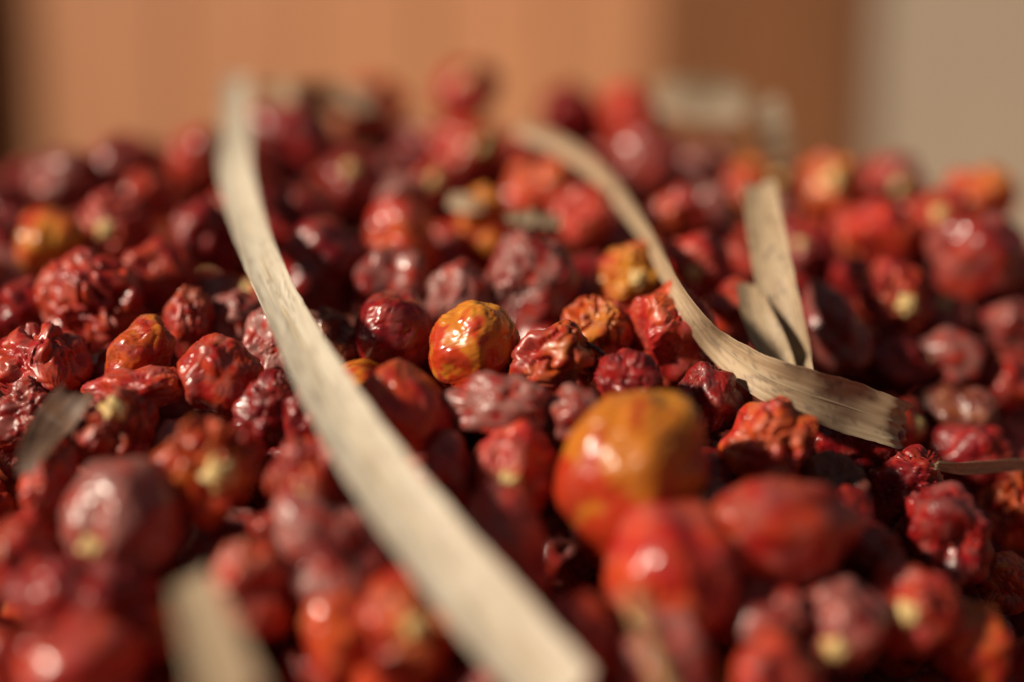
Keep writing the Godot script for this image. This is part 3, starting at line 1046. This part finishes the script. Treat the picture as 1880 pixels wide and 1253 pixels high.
func build_setting() -> void:
	# the table under the mound
	var table := MeshInstance3D.new()
	table.name = "ground"
	table.mesh = box(Vector3(2.4, 0.05, 1.7), 0.004)
	table.material_override = plain_mat(Color(0.20, 0.12, 0.07), Color(0.30, 0.19, 0.11), 3, 0.6, 4.0, 2.0, 0.7)
	table.position = Vector3(0, -0.026, -0.35)
	table.set_meta("kind", "structure")
	add_child(table)
	# crumbs and broken skins under the berries, closing the mound
	var v := PackedVector3Array()
	var c := PackedColorArray()
	var nx := 60
	var nz := 60
	var nrm := Vector3(0, 1, -RISE).normalized()
	for j in nz + 1:
		for i in nx + 1:
			var x := lerpf(-0.36, 0.36, float(i) / nx)
			var z := lerpf(-0.16, 0.52, float(j) / nz)
			var p := Vector3(x, surf(x, z), z) - nrm * (0.030 + 0.003 * n3(Vector3(x * 90.0, 0, z * 90.0)))
			p = to_world(p)
			p.y = maxf(p.y, 0.001)
			v.append(p)
			var q := 0.5 + 0.6 * n3(Vector3(x * 200.0, 5, z * 200.0))
			c.append(Color(0.30, 0.022, 0.016).lerp(Color(0.44, 0.07, 0.025), clampf(q, 0, 1)))
	var idx := PackedInt32Array()
	for j in nz:
		for i in nx:
			var a := j * (nx + 1) + i
			idx.append_array([a, a + nx + 1, a + nx + 2, a, a + nx + 2, a + 1])
	var heap := MeshInstance3D.new()
	heap.name = "terrain"
	heap.mesh = make_mesh(v, normals_of(v, idx), c, idx)
	var hm := StandardMaterial3D.new()
	hm.vertex_color_use_as_albedo = true
	hm.roughness = 0.8
	heap.material_override = hm
	heap.set_meta("kind", "structure")
	add_child(heap)
	var ochre := Color(0.43, 0.182, 0.076)
	# boards behind, turned a little towards the light
	var zw := 1.15
	var turn := deg_to_rad(25.0)
	var px0 := wall_x(1198, zw)
	var wall := thing("board_wall", "orange brown wall of upright wooden boards behind the mound", "wall")
	wall.position = Vector3(px0, 0, -zw)
	wall.rotation.y = -turn
	var edges := [1198.0, 1010.0, 790.0, 560.0, 330.0, 120.0, -90.0, -320.0]
	for k in edges.size() - 1:
		var ua: float = (edges[k] - PW / 2.0) / FPX
		var ub: float = (edges[k + 1] - PW / 2.0) / FPX
		var la := (px0 - zw * ua) / (cos(turn) + ua * sin(turn))
		var lb := (px0 - zw * ub) / (cos(turn) + ub * sin(turn))
		var tint: float = [0.96, 1.03, 1.0, 0.94, 0.90, 0.95, 0.92][k]
		var pl := part("plank", box(Vector3(lb - la - 0.003, 1.3, 0.022), 0.002), plain_mat(ochre * 0.86 * tint, ochre * 1.12 * tint, 20 + k, 0.5, 3.0, 3.0, 0.75), wall)
		pl.position = Vector3(-(la + lb) / 2.0, 0.55, -0.011 - 0.002 * (k % 2))
	# the upright that stands out from the boards and shades their far end
	var jl := 0.925
	var jamb := thing("wooden_upright", "rough tan wooden upright standing out from the far end of the boards", "upright")
	jamb.position = wall.position + Vector3(-jl * cos(turn), 0, -jl * sin(turn))
	jamb.rotation.y = -turn
	var tan_ := plain_mat(Color(0.30, 0.15, 0.075), Color(0.40, 0.22, 0.11), 61, 0.5, 3.0, 4.0, 0.8)
	part("shaft", box(Vector3(0.05, 1.25, 0.13), 0.004), tan_, jamb).position = Vector3(0, 0.525, 0.067)
	part("foot_block", box(Vector3(0.08, 0.05, 0.16), 0.004), tan_, jamb).position = Vector3(0, -0.075, 0.082)
	# the return of the boards, facing away from the light
	var dark := thing("door_panel", "darker brown wooden panel between the orange boards and the pale post", "door")
	dark.position = Vector3(px0, 0, -zw)
	dark.rotation.y = deg_to_rad(9.0)
	for k in 3:
		var pw := 0.069
		var tint: float = [0.95, 1.0, 0.92][k]
		var pl := part("plank", box(Vector3(pw - 0.002, 1.3, 0.022), 0.002), plain_mat(ochre * 0.86 * tint, ochre * 1.1 * tint, 40 + k, 0.5, 3.0, 3.0, 0.7), dark)
		pl.position = Vector3(0.004 + pw * (k + 0.5), 0.55, -0.012)
	var zp := 1.19
	var post := thing("plaster_post", "pale beige plastered post beside the brown panel", "post")
	post.position = Vector3(wall_x(1790, zp), 0, -zp - 0.07)
	part("shaft", box(Vector3((wall_x(1790, zp) - wall_x(1560, zp)) * 2.0, 1.3, 0.14), 0.006), plain_mat(Color(0.50, 0.40, 0.30), Color(0.57, 0.46, 0.35), 51, 2.0, 2.0, 4.0, 0.9), post).position = Vector3(0, 0.55, 0)
	part("base_block", box(Vector3(0.27, 0.05, 0.17), 0.006), plain_mat(Color(0.50, 0.40, 0.30), Color(0.56, 0.45, 0.34), 52, 2.0, 2.0, 4.0, 0.9), post).position = Vector3(0, -0.075, 0)
